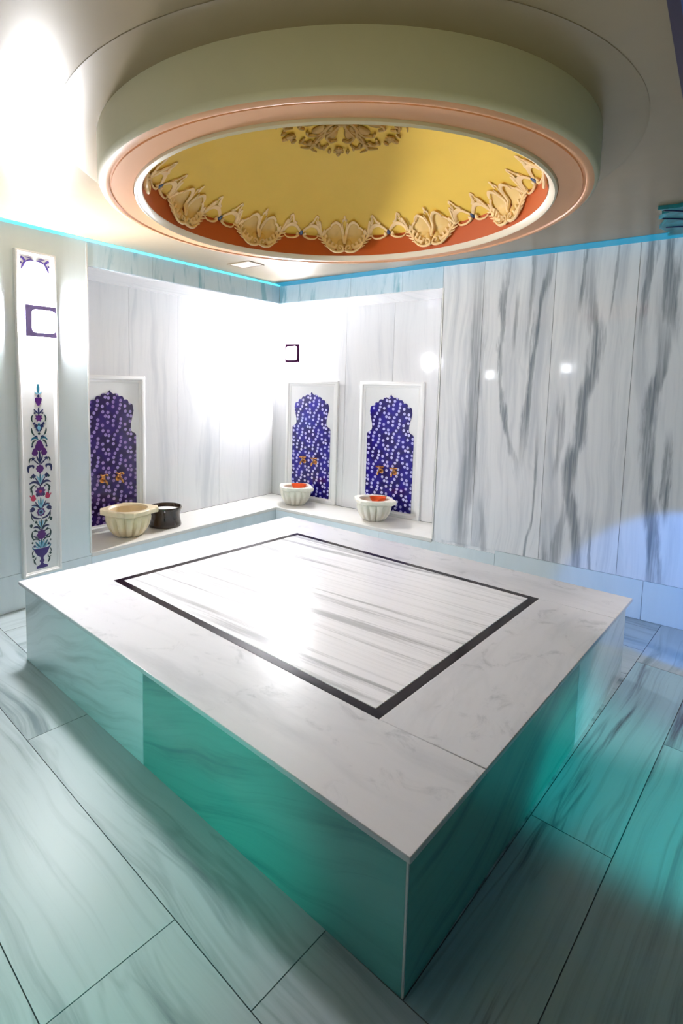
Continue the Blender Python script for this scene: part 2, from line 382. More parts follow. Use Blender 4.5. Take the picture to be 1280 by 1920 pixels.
# recess walls
FNL = lambda a, z, n: (-D+n, a, z); FNR = lambda a, z, n: (a, D-n, z)
slab_wall('wall_niche_left', FNL, [(-NL, -1.494, ZL, HS, 0), (-1.494, -.93, ZL, HS, 0), (-.93, -.359, ZL, HS, 0), (-.359, .12, ZL, HS, 0), (.12, D, ZL, HS, 0)], [M['wall']], [(-NL-.1, D, ZL, HS)])
slab_wall('wall_niche_right', FNR, [(-D, -.05, ZL, HS, 0), (-.05, .52, ZL, HS, 0), (.52, 1.10, ZL, HS, 0), (1.10, 1.60, ZL, HS, 0), (1.60, NR, ZL, HS, 0)], [M['wall']], [(-D, NR+.1, ZL, HS)])
# jambs of the recess
m = MB(); m.box((-.50, -NL-.1, 0), (-.013, -NL-.002, HS)); struct(m.build('wall_jamb_left', M['wall']))
m = MB(); m.box((NR+.002, 0.1, 0), (NR+.1, .50, HS)); struct(m.build('wall_jamb_right', M['wall']))
# slim white stone edge strips around the opening
m = MB(); m.box((.001, -NL-.012, ZL), (.006, -NL, H-.03)); struct(m.build('trim_1', M['edge']))
m = MB(); m.box((NR, -.006, ZL), (NR+.012, -.001, HS)); struct(m.build('trim_2', M['edge']))
# recess soffit
m = MB()
for a, b in zip([-NL, -1.55, -.9, -.3], [-1.55, -.9, -.3, D]):
    m.prism([(-D, a+.002), (-.014, a+.002), (-.014, min(b-.002, D)), (-D, min(b-.002, D))], HS-.002, HS+.03, 0, uvf=lambda x, y: (x, y))
for a, b in zip([-.012, .6, 1.2], [.6, 1.2, NR]):
    m.prism([(a+.002, .014), (b-.002, .014), (b-.002, D), (a+.002, D)], HS-.002, HS+.03, 0)
struct(m.build('trim_3', M['wall']))
# remaining walls behind the camera
m = MB(); m.box((X1, Y1-.1, 0), (X1+.1, .1, H)); struct(m.build('wall_east', M['dark_wall']))
m = MB(); m.box((-.1, Y1-.1, 0), (X1, Y1, H)); struct(m.build('wall_south', M['dark_wall']))
# ceiling with round opening
CX, CY = 2.25, -2.17
def ceiling_ring():
    m = MB(); x0, x1, y0, y1 = -.1, X1+.1, Y1-.1, .1
    an = sorted([2*PI*i/120 for i in range(120)]+[math.atan2(y-CY, x-CX) % (2*PI) for x in (x0, x1) for y in (y0, y1)])
    def hit(a):
        c, s = math.cos(a), math.sin(a); t = 1e9
        if c > 1e-9: t = min(t, (x1-CX)/c)
        if c < -1e-9: t = min(t, (x0-CX)/c)
        if s > 1e-9: t = min(t, (y1-CY)/s)
        if s < -1e-9: t = min(t, (y0-CY)/s)
        return (CX+c*t, CY+s*t)
    R = 1.10; rows = [[(CX+R*math.cos(a), CY+R*math.sin(a), z) for a in an] for z in (H+.12,)]
    rows += [[(CX+R*math.cos(a), CY+R*math.sin(a), H) for a in an], [(*hit(a), H) for a in an], [(*hit(a), H+.12) for a in an]]
    m.grid(rows, closev=True, closeu=True, smooth=False); return m
struct(ceiling_ring().build('ceiling', M['plaster']))
m = MB(); m.lathe([(1.12, H-.002), (1.12, H-.004), (1.275, H-.004), (1.29, H-.0015)], 120, (CX, CY)); struct(m.build('trim_4', M['plaster']))

# ------------------------------------------------------------------ heated stone platform
def lerp2(Q, u, v):
    a = Vector(Q[0]).lerp(Vector(Q[1]), u); b = Vector(Q[3]).lerp(Vector(Q[2]), u); return a.lerp(b, v)
plat = thing('heated_platform', 'large raised white marble platform with black bordered striped centre', 'platform', (2.1, -2.05, 0))
def P0(x, y, z): return (x-2.1, y+2.05, z)
B = [(.735, -3.055), (3.272, -3.262), (3.462, -.985), (.865, -.832)]   # body: left, front, right, back
m = MB(); zt = .43
def face_quad(a, b, split, up_, mi=(0, 0)):
    a, b = Vector(a), Vector(b); L = (b-a).length; n = Vector(((b-a).y, -(b-a).x)).normalized()
    ss = [0]+split+[L]
    for (s0, s1), q_ in zip(zip(ss, ss[1:]), mi):
        ou, ov = random.uniform(0, 50), random.uniform(0, 50); g = .0015
        p = a+(b-a)*((s0+(g if s0 else 0))/L); q = a+(b-a)*((s1-(g if s1 < L else 0))/L)
        p2, q2 = p+n*.006, q+n*.006
        sk = .35
        m.face([P0(*p2, 0), P0(*q2, 0), P0(*q2, zt), P0(*p2, zt)], q_, [(ou+0-sk*s0, ov+s0), (ou-sk*s1, ov+s1), (ou+zt-sk*s1, ov+s1), (ou+zt-sk*s0, ov+s0)])
        m.face([P0(*p, 0), P0(*p2, 0), P0(*p2, zt), P0(*p, zt)], 0); m.face([P0(*q2, 0), P0(*q, 0), P0(*q, zt), P0(*q2, zt)], 0)
        m.face([P0(*p, zt), P0(*p2, zt), P0(*q2, zt), P0(*q, zt)], 0)
m.prism([P0(*b, 0)[:2] for b in B], 0, zt, 1)
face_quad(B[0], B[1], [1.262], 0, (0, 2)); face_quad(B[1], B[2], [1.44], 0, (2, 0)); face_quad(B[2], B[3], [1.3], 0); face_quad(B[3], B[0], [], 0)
m.build('body', [M['plat_side'], M['grout_pale'], M['plat_green_lit']], plat)
for i, pt in enumerate(B[:3]):
    m = MB()
    v = Vector(pt)-Vector((2.1, -2.05)); d = v.normalized()
    m.prism([(v.x-.005, v.y-.005), (v.x+.005, v.y-.005), (v.x+.005, v.y+.005), (v.x-.005, v.y+.005)], 0, zt, 0)
    m.build('corner_bead', M['edge'], plat)
T = [(.652, -3.063), (3.300, -3.306), (3.490, -.919), (.805, -.768)]
I = [(1.048, -2.690), (2.946, -2.853), (3.075, -1.282), (1.206, -1.140)]
def slab(poly, z0, z1, name, mat, uvax, par=plat):
    m = MB(); ou, ov = random.uniform(0, 50), random.uniform(0, 50)
    uvf = (lambda x, y: (y+ou, x+ov)) if uvax == 'x' else (lambda x, y: (x+ou, y+ov))
    m.prism([P0(*p, 0)[:2] for p in poly], z0, z1, 0, uvf=uvf)
    return bevel(m.build(name, mat, par), .003)
def ext(p, q, t): return tuple(Vector(p).lerp(Vector(q), t))
# four border slabs: front and back run full length, sides fit between
def at_y(e0, e1, f): return ext(e0, e1, f)
fL = ext(T[0], T[3], .165); fR = ext(T[1], T[2], .185); bL = ext(T[3], T[0], .16); bR = ext(T[2], T[1], .15)
slab([T[0], T[1], ext(T[1], T[2], .186), I[1], I[0], ext(T[0], T[3], .17)], zt+.0005, .45, 'border_slab', M['plat_top'], 'x')
slab([ext(T[1], T[2], .187), ext(T[1], T[2], .84), I[2], I[1]], zt+.0005, .45, 'border_slab', M['plat_top'], 'y')
slab([ext(T[2], T[1], .159), T[2], T[3], ext(T[3], T[0], .16), I[3], I[2]], zt+.0005, .45, 'border_slab', M['plat_top'], 'x')
slab([ext(T[3], T[0], .161), ext(T[0], T[3], .171), I[0], I[3]], zt+.0005, .45, 'border_slab', M['plat_top'], 'y')
c = lerp2(I, .5, .5)
def inset(Q, d):
    out = []
    n = len(Q)
    for i in range(n):
        p = Vector(Q[i]); a = (Vector(Q[i-1])-p).normalized(); b = (Vector(Q[(i+1) % n])-p).normalized()
        out.append(tuple(p+(a+b)*d/abs(a.x*b.y-a.y*b.x)))
    return out
I1 = inset(I, .001); I2 = inset(I, .042)
m = MB()
for i in range(4):
    j = (i+1) % 4; m.prism([P0(*I1[i], 0)[:2], P0(*I1[j], 0)[:2], P0(*I2[j], 0)[:2], P0(*I2[i], 0)[:2]], zt+.0005, .4495)
m.build('black_border_strip', M['black'], plat)
I3 = inset(I, .043)
slab(I3, zt+.0005, .4505, 'striped_centre_slab', M['inlay'], 'x')

# ------------------------------------------------------------------ ledge along both recesses
led = MB(); g = .0
poly = [(-D, -NL), (0.006, -NL), (0.006, -.006), (NR, -.006), (NR, D), (-D, D)]
led.prism(poly, ZL-.035, ZL, 0, 0, uvf=lambda x, y: (x, y))
lo = tag(led.build('stone_ledge', M['ledge']), 'cream marble ledge wrapping the recessed corner under the basins', 'ledge')
bevel(lo, .006, 2)
m = MB(); m.prism([(-D-.02, -NL-.02), (-.10, -NL-.02), (-.10, .10), (NR+.02, .10), (NR+.02, D+.02), (-D-.02, D+.02)], 0, ZL-.036, 0)
struct(m.build('wall_ledge_core', M['wall_grey']))

# ------------------------------------------------------------------ dome drum with gilded relief
ZB = H-.19
dome = thing('ceiling_dome', 'round ochre ceiling dome in a hanging drum with gilded relief', 'dome', (CX, CY, ZB))
def lz(pr): return [(r, z-ZB) for r, z in pr]
m = MB(); m.lathe(lz([(1.101, H+.05), (1.135, H+.05), (1.135, H), (1.135, ZB+.02), (1.128, ZB+.006), (1.118, ZB)]), 128); m.build('drum_wall', M['drum'], dome)
m = MB(); m.lathe(lz([(1.118, ZB), (1.100, ZB-.006), (1.090, ZB-.004), (1.086, ZB+.004), (1.078, ZB+.004), (1.076, ZB-.001), (.986, ZB-.001), (.984, ZB+.006)]), 128); m.build('soffit_ring', M['ring'], dome)
m = MB(); m.lathe(lz([(.984, ZB+.004), (.981, ZB-.010), (.972, ZB-.016), (.962, ZB-.010), (.958, ZB-.002), (.950, ZB+.004), (.945, ZB+.02)]), 128); m.build('inner_moulding', M['cream'], dome)
RI = .945; ZS = 2.622; AP = 2.948; sag = AP-ZS; RS = (RI*RI+sag*sag)/(2*sag)
m = MB(); m.lathe(lz([(RI, ZB+.012), (RI, ZS)]), 128); m.build('orange_band', M['orange'], dome)
def dome_r(z):
    if z <= ZS: return RI
    zz = z-(AP-RS); return math.sqrt(max(0, RS*RS-zz*zz))
prof = []
for i in range(25):
    a = math.asin(RI/RS)*(1-i/24.0); prof.append((max(RS*math.sin(a), .0008), AP-RS+RS*math.cos(a)))
m = MB(); m.lathe(lz(prof), 128); m.build('dome_shell', M['dome'], dome)
def ring_T(a0):
    def T(s, h, n):     # s along the rim, h above rim bottom, n towards the room
        z = ZB+h; r = dome_r(z)-n; a = a0-s/RI
        return (r*math.cos(a), r*math.sin(a), z-ZB)
    return T
def arc(pts, k=14):     # Catmull-Rom through 2-D points
    P = [pts[0]]+list(pts)+[pts[-1]]; out = []
    for i in range(1, len(P)-2):
        for j in range(k if i < len(P)-3 else k+1):
            t = j/k; q = []
            for c_ in range(2):
                p0, p1, p2, p3 = (P[i-1][c_], P[i][c_], P[i+1][c_], P[i+2][c_])
                q.append(.5*((2*p1)+(p2-p0)*t+(2*p0-5*p1+4*p2-p3)*t*t+(3*p1-p0-3*p2+p3)*t**3))
            out.append(tuple(q))
    return out
def scroll(m, pts, r0, r1, T, mi=0, nz=.006, k=6):
    q = arc(pts, k); n = len(q); m.tube([(x, y, nz) for x, y in q], [1.2*(r0+(r1-r0)*i/(n-1)) for i in range(n)], mi, 6, 1.0, T)
def pal_mesh(T):
    a = MB(); b = MB(); e = MB(); s = 1/943.0; y0 = .037
    X = lambda x, y: (x*s, y0+y*s)
    for sg in (-1, 1):
        # shell lobes
        c0 = X(sg*62, 82); a.blob((c0[0], c0[1], 0), (.060, .074, .012), 0, 14, 8, T)
        c1 = X(sg*28, 40); a.blob((c1[0], c1[1], 0), (.030, .045, .018), 0, 10, 6, T)
        # rims and fronds
        scroll(b, [X(sg*4, 8), X(sg*30, -2), X(sg*70, 2), X(sg*105, 28), X(sg*120, 60)], .008, .005, T, nz=.016)
        scroll(b, [X(sg*2, 55), X(sg*14, 110), X(sg*30, 140), X(sg*60, 152), X(sg*88, 140), X(sg*92, 126)], .008, .004, T, nz=.02)
        scroll(b, [X(sg*0, 60), X(sg*8, 105), X(sg*18, 150)], .007, .004, T, nz=.02)
        scroll(b, [X(sg*92, 132), X(sg*118, 118), X(sg*126, 92), X(sg*118, 62)], .004, .006, T, nz=.014)
        scroll(b, [X(sg*6, 10), X(sg*14, 30), X(sg*32, 34), X(sg*34, 20), X(sg*22, 16)], .006, .003, T, nz=.02)
        for i, (tx, ty, L) in enumerate([(70, 8, 40), (95, 22, 46), (115, 42, 48), (135, 62, 46), (150, 84, 40)]):
            scroll(b, [X(sg*(tx-22), ty+34), X(sg*tx, ty+6), X(sg*(tx+L*.75), ty+L*.30)], .010, .002, T, nz=.012, k=4)
        scroll(b, [X(sg*60, 22), X(sg*110, 46), X(sg*150, 96), X(sg*172, 128), X(sg*188, 170)], .012, .003, T, nz=.010)
        scroll(b, [X(sg*150, 100), X(sg*168, 150), X(sg*180, 140), X(sg*196, 158)], .008, .002, T, nz=.014)
        # link scrolls towards the knob
        scroll(b, [X(sg*160, 108), X(sg*185, 132), X(sg*225, 136), X(sg*262, 118), X(sg*280, 100)], .009, .005, T, nz=.010)
        scroll(b, [X(sg*168, 92), X(sg*190, 74), X(sg*232, 74), X(sg*262, 90), X(sg*250, 100)], .003, .008, T, nz=.010)
        scroll(b, [X(sg*178, 170), X(sg*196, 176), X(sg*216, 150), X(sg*236, 140)], .003, .008, T, nz=.008)
        a.blob((*X(sg*176, 142), 0), (.016, .020, .010), 0, 8, 5, T); a.blob((*X(sg*160, 112), 0), (.018, .022, .010), 0, 8, 5, T)
    b.blob((*X(0, 172), .012), (.010, .012, .008), 0, 8, 5, T); b.blob((*X(0, 52), .018), (.011, .010, .010), 0, 8, 5, T)
    for sg in (-1, 1): b.blob((*X(sg*10, 162), .008), (.008, .008, .006), 0, 6, 4, T)
    return a, b
a_, b_ = pal_mesh(ring_T(0))
KK = math.radians(36); A0 = math.radians(122.5)
for i in range(10):
    ang = A0+i*KK
    if i == 0:
        p = b_.build('palmette', M['gold'], dome, fix=True); q = a_.build('shell', M['gold_pale'], p)
        kb = MB(); tk = ring_T(0); kb.blob((0, .037+.108, .012), (.013, .013, .012), 0, 10, 6, tk); kn = kb.build('knob', M['knob'], dome)
        p.rotation_euler.z = ang; kn.rotation_euler.z = ang+KK/2; proto = (p, q, kn)
    else:
        p = proto[0].copy(); COL.objects.link(p); p.rotation_euler.z = ang
        q = proto[1].copy(); COL.objects.link(q); q.parent = p
        kn = proto[2].copy(); COL.objects.link(kn); kn.rotation_euler.z = ang+KK/2
# central medallion under the dome apex
def med_T(x, y, n):
    r = math.hypot(x, y); z = AP-RS+math.sqrt(RS*RS-r*r)-n; return (x, y, z-ZB)
m = MB()
for kx in range(6):
    a0 = math.radians(128)+kx*PI/3
    ca, sa = math.cos(a0), math.sin(a0)
    TT = lambda x, y, n: med_T(x*ca-y*sa, x*sa+y*ca, n)
    for sg in (-1, 1):
        scroll(m, [(.03, 0), (.10, sg*.03), (.17, sg*.07), (.22, sg*.05), (.21, sg*.015)], .012, .006, TT, nz=.012)
        scroll(m, [(.10, sg*.02), (.16, sg*.10), (.24, sg*.13), (.28, sg*.09), (.25, sg*.06)], .010, .005, TT, nz=.010)
        m.blob((.145, sg*.045, .008), (.055, .030, .014), 0, 10, 6, TT)
        scroll(m, [(.22, sg*.13), (.27, sg*.155), (.31, sg*.12)], .009, .003, TT, nz=.010)
        for q in range(3): m.blob((.25+.03*q, sg*(.11-.03*q), .010), (.018, .010, .010), 0, 7, 4, TT)
    m.blob((.30, 0, .010), (.028, .022, .012), 0, 8, 5, TT); m.blob((.335, 0, .008), (.018, .012, .010), 0, 8, 5, TT)
    for q in range(5):
        m.blob((.30+.02*math.cos(q*1.257), .02*math.sin(q*1.257), .014), (.011, .011, .008), 0, 6, 4, TT)
m.blob((0, 0, .015), (.05, .05, .03), 0, 12, 8, med_T)
m.build('medallion', M['gold_dark'], dome)

# ------------------------------------------------------------------ LED cove strips at the ceiling
def strip(name, along, a0, a1, wd, mat, label):
    m = MB(); h = .016
    sec = [(0.001, H-h), (wd, H-.003), (wd, H-.0005), (0.001, H-.0005)]
    rows = [[(s, a, z) if along == 'y' else (a, -s, z) for s, z in sec] for a in (a0, a1)]
    m.grid(rows, closev=True, smooth=False); m.face(rows[0]); m.face(rows[1]); return tag(m.build(name, mat), label, 'light strip', None)
strip('light_strip', 'y', -5.55, -.004, .024, M['led_l'], 'glowing cyan light strip where ceiling meets the left wall')
strip('light_strip', 'x', .04, X1-.02, .115, M['led_r'], 'glowing blue light strip where ceiling meets the grey veined right wall')

# turquoise leaf relief on the ceiling, right
m = MB()
out = [(3.414, -.335), (3.455, -.47), (3.475, -.53), (3.430, -.56), (3.475, -.62), (3.455, -.66), (3.500, -.68), (3.446, -.765), (3.53, -.745), (3.62, -.77), (3.70, -.75), (3.80, -.80), (3.86, -.70), (3.94, -.66), (3.90, -.55), (3.96, -.47), (3.90, -.40), (3.92, -.118), (3.44, -.118), (3.46, -.20)]
m.prism(out, H-.022, H-.0005, 0)
TL_ = lambda x, y, z: (x, y, z)
for pts in ([(3.47, -.74), (3.56, -.66), (3.66, -.50), (3.68, -.2)], [(3.45, -.57), (3.54, -.50), (3.62, -.36), (3.66, -.2)], [(3.45, -.35), (3.54, -.32), (3.62, -.2)], [(3.84, -.7), (3.76, -.5), (3.69, -.2)], [(3.90, -.5), (3.80, -.38), (3.71, -.2)]):
    q = arc(pts, 5); m.tube([(x, y, H-.022) for x, y in q], [.006+.006*i/len(q) for i in range(len(q))], 1, 6)
tag(m.build('leaf_ornament', [M['leaf_t'], M['navy']]), 'turquoise painted acanthus leaf relief on ceiling above the blue light strip', 'ornament')
# blue beam, top right corner
m = MB(); m.box((3.672, Y1+.01, H-.05), (4.5, -2.0, H-.001), 0)
m2 = MB(); m2.box((3.640, Y1+.01, H-.035), (3.671, -1.97, H-.001), 0)
bt = thing('painted_beam', 'royal blue painted ceiling beam with dark edge, upper right', 'beam', (0, 0, 0))
m.build('beam_body', M['beam'], bt); m2.build('edge_moulding', M['beam_d'], bt)
# small ceiling hatch
hx = thing('ceiling_hatch', 'small square peach hatch in the ceiling near the corner', 'hatch', (.40, -.93, H))
m = MB(); m.box((-.11, -.08, -.004), (.11, .08, -.0005)); m.build('hatch_door', M['hatch'], hx)
m = MB()
for a, b in (((-.13, -.10), (.13, -.085)), ((-.13, .085), (.13, .10)), ((-.13, -.085), (-.115, .085)), ((.115, -.085), (.13, .085))): m.box((*a, -.006), (*b, -.0005))
m.build('hatch_frame', M['plaster'], hx)

# ------------------------------------------------------------------ picture-frame moulding
def frame_mb(w, h, t, dep=.03, z0=0):
    """outer w x h, moulding width t; local x across, z up, y towards the room (-y)"""
    m = MB()
    prof = [(0, 0), (0, dep*.8), (t*.18, dep), (t*.55, dep), (t*.68, dep*.62), (t*.9, dep*.5), (t, dep*.35), (t, 0)]
    cs = [(-w/2, z0, 1, 1), (w/2, z0, -1, 1), (w/2, z0+h, -1, -1), (-w/2, z0+h, 1, -1)]
    rows = [[(x+sx*i, -d, z+sz*i) for i, d in prof] for x, z, sx, sz in cs]
    m.grid(rows, smooth=False, closeu=True, closev=True); return m
# ------------------------------------------------------------------ arched tile panels
def arch_outline():
    half = [(.272, .003), (.272, .845), (.262, .862), (.240, .872), (.222, .885), (.214, .905), (.216, .95), (.228, 1.0), (.240, 1.045), (.246, 1.075), (.241, 1.100)]
    lob = [(.241, 1.100), (.196, 1.142), (.146, 1.176), (.092, 1.206), (.040, 1.228)]
    for (x0, y0), (x1, y1) in zip(lob, lob[1:]):
        for j in range(1, 7):
            t = j/6; bx, by = x0+(x1-x0)*t, y0+(y1-y0)*t; L = math.dist((x0, y0), (x1, y1)); b = math.sin(PI*t)*L*.30
            nx, ny = (y0-y1)/L, (x1-x0)/L; half.append((bx-nx*b*1.0, by-ny*b*1.0) if False else (bx+abs(nx)*b, by+abs(ny)*b))
    half += [(.022, 1.236), (.012, 1.246), (0, 1.262)]
    return half+[(-x, y) for x, y in reversed(half[:-1])]
def tap(parent, x, mat):
    m = MB()
    m.lathe([(.001, 0), (.026, .0), (.026, .006), (.013, .010), (.011, .03), (.001, .03)], 14, T=lambda a, b, c: (x+a, -.012-c, .46+b))
    m.tube([(x, -.03, .46), (x, -.06, .462), (x, -.085, .45), (x, -.095, .425)], [.012, .012, .011, .009], 0, 10)
    m.tube([(x, -.05, .462), (x, -.05, .50)], [.010, .008], 0, 10)
    t = m.build('tap', mat, parent)
    h = MB()
    for k_ in range(4):
        a = k_*PI/2+.4; h.tube([(x, -.05, .505), (x+.032*math.cos(a), -.05+.032*math.sin(a), .508)], [.006, .008], 0, 8)
        h.blob((x+.034*math.cos(a), -.05+.034*math.sin(a), .508), (.009,)*3, 0, 8, 5)
    h.blob((x, -.05, .508), (.013, .013, .010), 0, 8, 6); h.build('tap_handle', mat, t)
def arch_panel(label, loc, rz, tm):
    t = thing('arched_tile_panel', label, 'wall panel', loc, rz, None)
    m = MB(); m.box((-.335, -.010, 0), (.335, -.001, 1.36)); m.build('backing', M['panel'], t)
    frame_mb(.735, 1.394, .062, .034).build('frame', M['white'], t)
    m = MB(); o = arch_outline(); m.prism([(-x, z) for x, z in o], .0105, .016, 0, T=lambda x, z, n: (x, -n, z)); m.build('arched_tile_field', tm, t)
    for x in (-.085, .075): tap(t, x, M['brass'])
    return t
arch_panel('blue dotted arched tile panel in white frame, right of the two on the far wall', (1.10, D-.001, ZL), 0, M['tiles'])
arch_panel('blue dotted arched tile panel in white frame, beside the glowing corner', (.075, D-.001, ZL), 0, M['tiles'])
arch_panel('dark violet dotted arched tile panel on the left recess behind the cream basin', (-D+.001, -1.71, ZL), PI/2, M['tiles_v'])

# ------------------------------------------------------------------ wall sconces
def sconce(label, loc, rz, mat, pm, side=1):
    t = thing('wall_sconce', label, 'wall lamp', loc, rz)
    def rr(w_, r, n=6):
        q = []
        for cx_, cz_, a0 in ((w_-r, w_-r, 0), (-w_+r, w_-r, PI/2), (-w_+r, -w_+r, PI), (w_-r, -w_+r, 1.5*PI)):
            q += [(cx_+r*math.cos(a0+PI/2*i/n), cz_+r*math.sin(a0+PI/2*i/n)) for i in range(n+1)]
        return q
    a = rr(.107, .002); b = [(x*1.06+.0165*side, z) for x, z in rr(.077, .026)]
    rows = [[(x, -d, z) for x, z in c_] for c_, d in ((a, .040), (a, .052), (b, .052), (b, .040))]
    m = MB(); m.grid(rows, closeu=True, closev=True, smooth=False); m.build('front_plate', pm, t)
    m = MB(); m.prism(rr(.100, .02), .0005, .039, 0, T=lambda x, z, nn: (x, -nn, z)); m.build('diffuser', mat, t)
    return t
PT = .028
sconce('glowing square sconce on a purple plate on the tall flowered pilaster panel', (PT*.5, -2.595, 2.027), PI/2, M['glass_on'], M['plate'])
sconce('glowing square sconce on the far wall beside the recess corner, above arched panel', (-.195, D, 1.988), 0, M['glass_on_corner'], M['plate_c'], -1)

# ------------------------------------------------------------------ pilaster panel with floral inlay
def pilaster(label, loc, rz):
    t = thing('pilaster_panel', label, 'wall panel', loc, rz); W, Hh = .284, 2.278
    m = MB(); m.box((-W/2+.012, -.010, .012), (W/2-.012, -.001, Hh-.012)); m.build('backing', M['panel'], t)
    frame_mb(W, Hh, .030, .030).build('frame', M['white'], t)
    f = MB(); NV, VI, TE, SK, TU, GR, VA = range(7)
    def T(x, z, n): return (x, -.0102-n, z)
    def z_(yp): return 1.595-(yp-720)*.003849-.222   # pixel row of the photograph's panel -> height
    s = 1/273.0; layer = [0]
    def poly(pts, mi):
        layer[0] = (layer[0]+1) % 12; f.prism(pts, 0, .0012+.00008*layer[0], mi, T=T)
    def star(dx, yp, r, mi, n=8, deep=.62, sy=1.0):
        poly([(dx*s+(r if i % 2 == 0 else r*deep)*s*math.sin(PI*i/n), z_(yp)+(r if i % 2 == 0 else r*deep)*s*sy*math.cos(PI*i/n)) for i in range(2*n)][::-1], mi)
    def drop(dx, yp, r, mi, up_=1):
        pts = []
        for i in range(20):
            a = 2*PI*i/20; rr = r*(1+.55*max(0, math.cos(a))**4); pts.append((dx*s+rr*s*math.sin(a)*(1-.25*max(0, math.cos(a))), z_(yp)+up_*rr*s*math.cos(a)))
        poly(pts if up_ < 0 else pts[::-1], mi)
    def leaf(p0, p1, p2, w_, mi):       # quadratic curved leaf, pixels
        q = []; n = 9
        for i in range(n+1):
            u = i/n; x = (1-u)**2*p0[0]+2*u*(1-u)*p1[0]+u*u*p2[0]; y = (1-u)**2*p0[1]+2*u*(1-u)*p1[1]+u*u*p2[1]
            dx = 2*(1-u)*(p1[0]-p0[0])+2*u*(p2[0]-p1[0]); dy = 2*(1-u)*(p1[1]-p0[1])+2*u*(p2[1]-p1[1]); L = math.hypot(dx, dy) or 1
            ww = w_*(math.sin(PI*(.08+.84*u))**.8)/2; q.append(((x-dy/L*ww, y+dx/L*ww), (x+dy/L*ww, y-dx/L*ww)))
        pts = [a for a, b in q]+[b for a, b in reversed(q)]
        poly([(x*s, z_(y)) for x, y in pts], mi)
    def both(fn, *a):
        for g_ in (-1, 1): fn(g_, *a)
    LF = lambda p0, p1, p2, w_, mi: both(lambda g_: leaf((g_*p0[0], p0[1]), (g_*p1[0], p1[1]), (g_*p2[0], p2[1]), w_, mi))
    ST = lambda dx, y, r, mi, **k_: both(lambda g_: star(g_*dx, y, r, mi, **k_))
    leaf((0, 720), (0, 727), (0, 737), 5, TE); LF((0, 737), (4, 738), (7, 734), 2, SK); star(0, 742, 3.5, NV, 4, .6)
    drop(0, 751, 6, VI, -1); ST(3, 748, 4, VI, n=6, deep=.9)
    leaf((0, 763), (0, 768), (0, 775), 3, NV); LF((0, 775), (4, 771), (9, 766), 2.6, NV); ST(7.5, 773, 2.5, NV, n=5)
    star(0, 782, 8.5, VI, 7, .6); LF((11, 776), (16, 782), (12, 789), 3, GR)
    ST(9, 792, 3.2, NV, n=5); ST(5.5, 797, 4.6, NV, n=6); star(0, 794, 3.2, TE, 5); drop(0, 801, 4, SK, -1); LF((1, 807), (4, 804), (5, 800), 3, NV)
    LF((14, 800), (15, 808), (9, 814), 3.2, GR); star(0, 811, 2.5, GR, 5, .9)
    LF((2, 822), (9, 814), (16, 823), 4, TE); LF((3, 818), (7, 813), (9, 818), 3, NV); LF((6, 823), (14, 824), (14, 834), 3, GR); ST(14, 834, 2.6, NV, n=5)
    drop(0, 835, 8.5, VI, 1); drop(-9, 846, 6, VI, 1); drop(9, 846, 6, VI, 1)
    leaf((0, 843), (0, 850), (0, 868), 3.5, NV); LF((0, 866), (4, 858), (6, 851), 2.6, NV); LF((1, 868), (7, 864), (12, 858), 2.4, NV)
    ST(13, 857, 5, NV, n=5, deep=.45); LF((16, 855), (21, 858), (20, 864), 2.5, GR)
    star(0, 876, 8, VI, 8, .85); drop(0, 880, 4, VI, -1)
    LF((13, 871), (25, 866), (22, 882), 5, NV); LF((13, 875), (11, 869), (17, 869), 4, NV)
    ST(13, 889, 5, NV, n=4, deep=.7); ST(17, 891, 3, GR, n=4)
    leaf((0, 886), (0, 892), (0, 905), 3, TE); LF((0, 905), (3, 895), (7, 888), 2.6, SK); LF((1, 906), (6, 898), (11, 891), 2.2, NV)
    LF((0, 909), (9, 895), (21, 903), 4.5, NV); LF((10, 906), (16, 907), (20, 913), 2.8, GR); LF((14, 908), (19, 912), (18, 920), 2.6, GR); ST(9, 909, 2, NV, n=5)
    LF((18, 912), (14, 920), (17, 925), 2, GR); star(0, 919, 11, VI, 9, .72); star(0, 919, 4, TU, 6, .6); ST(6, 925, 4, NV, n=6)
    drop(-14, 931, 5, TU, 1); drop(14, 929, 5, TU, 1); LF((17, 930), (20, 926), (21, 924), 2, TU)
    leaf((0, 930), (0, 938), (0, 952), 3, TE); LF((0, 951), (4, 942), (5, 934), 3.2, SK); LF((0, 953), (7, 944), (11, 937), 2.4, NV)
    LF((2, 952), (8, 941), (18, 944), 3, NV); LF((9, 948), (13, 944), (17, 947), 2, SK); ST(16, 951, 5.5, NV, n=4, deep=.75); ST(19, 954, 2.8, NV, n=4)
    star(0, 958, 9, VI, 8, .8); star(0, 958, 5, SK, 10, .95); star(0, 958, 3.6, NV, 10, .95)
    LF((1, 970), (16, 970), (19, 957), 3.6, NV); LF((19, 960), (19, 968), (14, 974), 2, GR); drop(-19.5, 981, 3, GR, -1); drop(19.5, 973, 3, GR, -1)
    leaf((0, 972), (0, 980), (0, 990), 3.5, GR); LF((0, 990), (6, 983), (10, 976), 2, GR); ST(10, 976, 3.2, GR, n=3, deep=.7); LF((0, 988), (3, 980), (4, 974), 2.6, SK)
    LF((2, 992), (7, 982), (16, 986), 3.6, NV); ST(12, 991, 2.4, NV, n=5); LF((4, 998), (10, 990), (17, 993), 2.4, GR); LF((17, 992), (21, 1001), (15, 1009), 2.8, GR)
    star(0, 1001, 10, VI, 8, .75, 1.15); LF((7, 1004), (11, 1006), (16, 1001), 2.6, NV)
    LF((3, 1013), (9, 1005), (17, 1009), 3, GR); leaf((0, 1011), (0, 1018), (0, 1026), 5, TE); LF((1, 1026), (3, 1018), (6, 1012), 3.4, SK); LF((2, 1026), (8, 1020), (12, 1013), 3.4, TE)
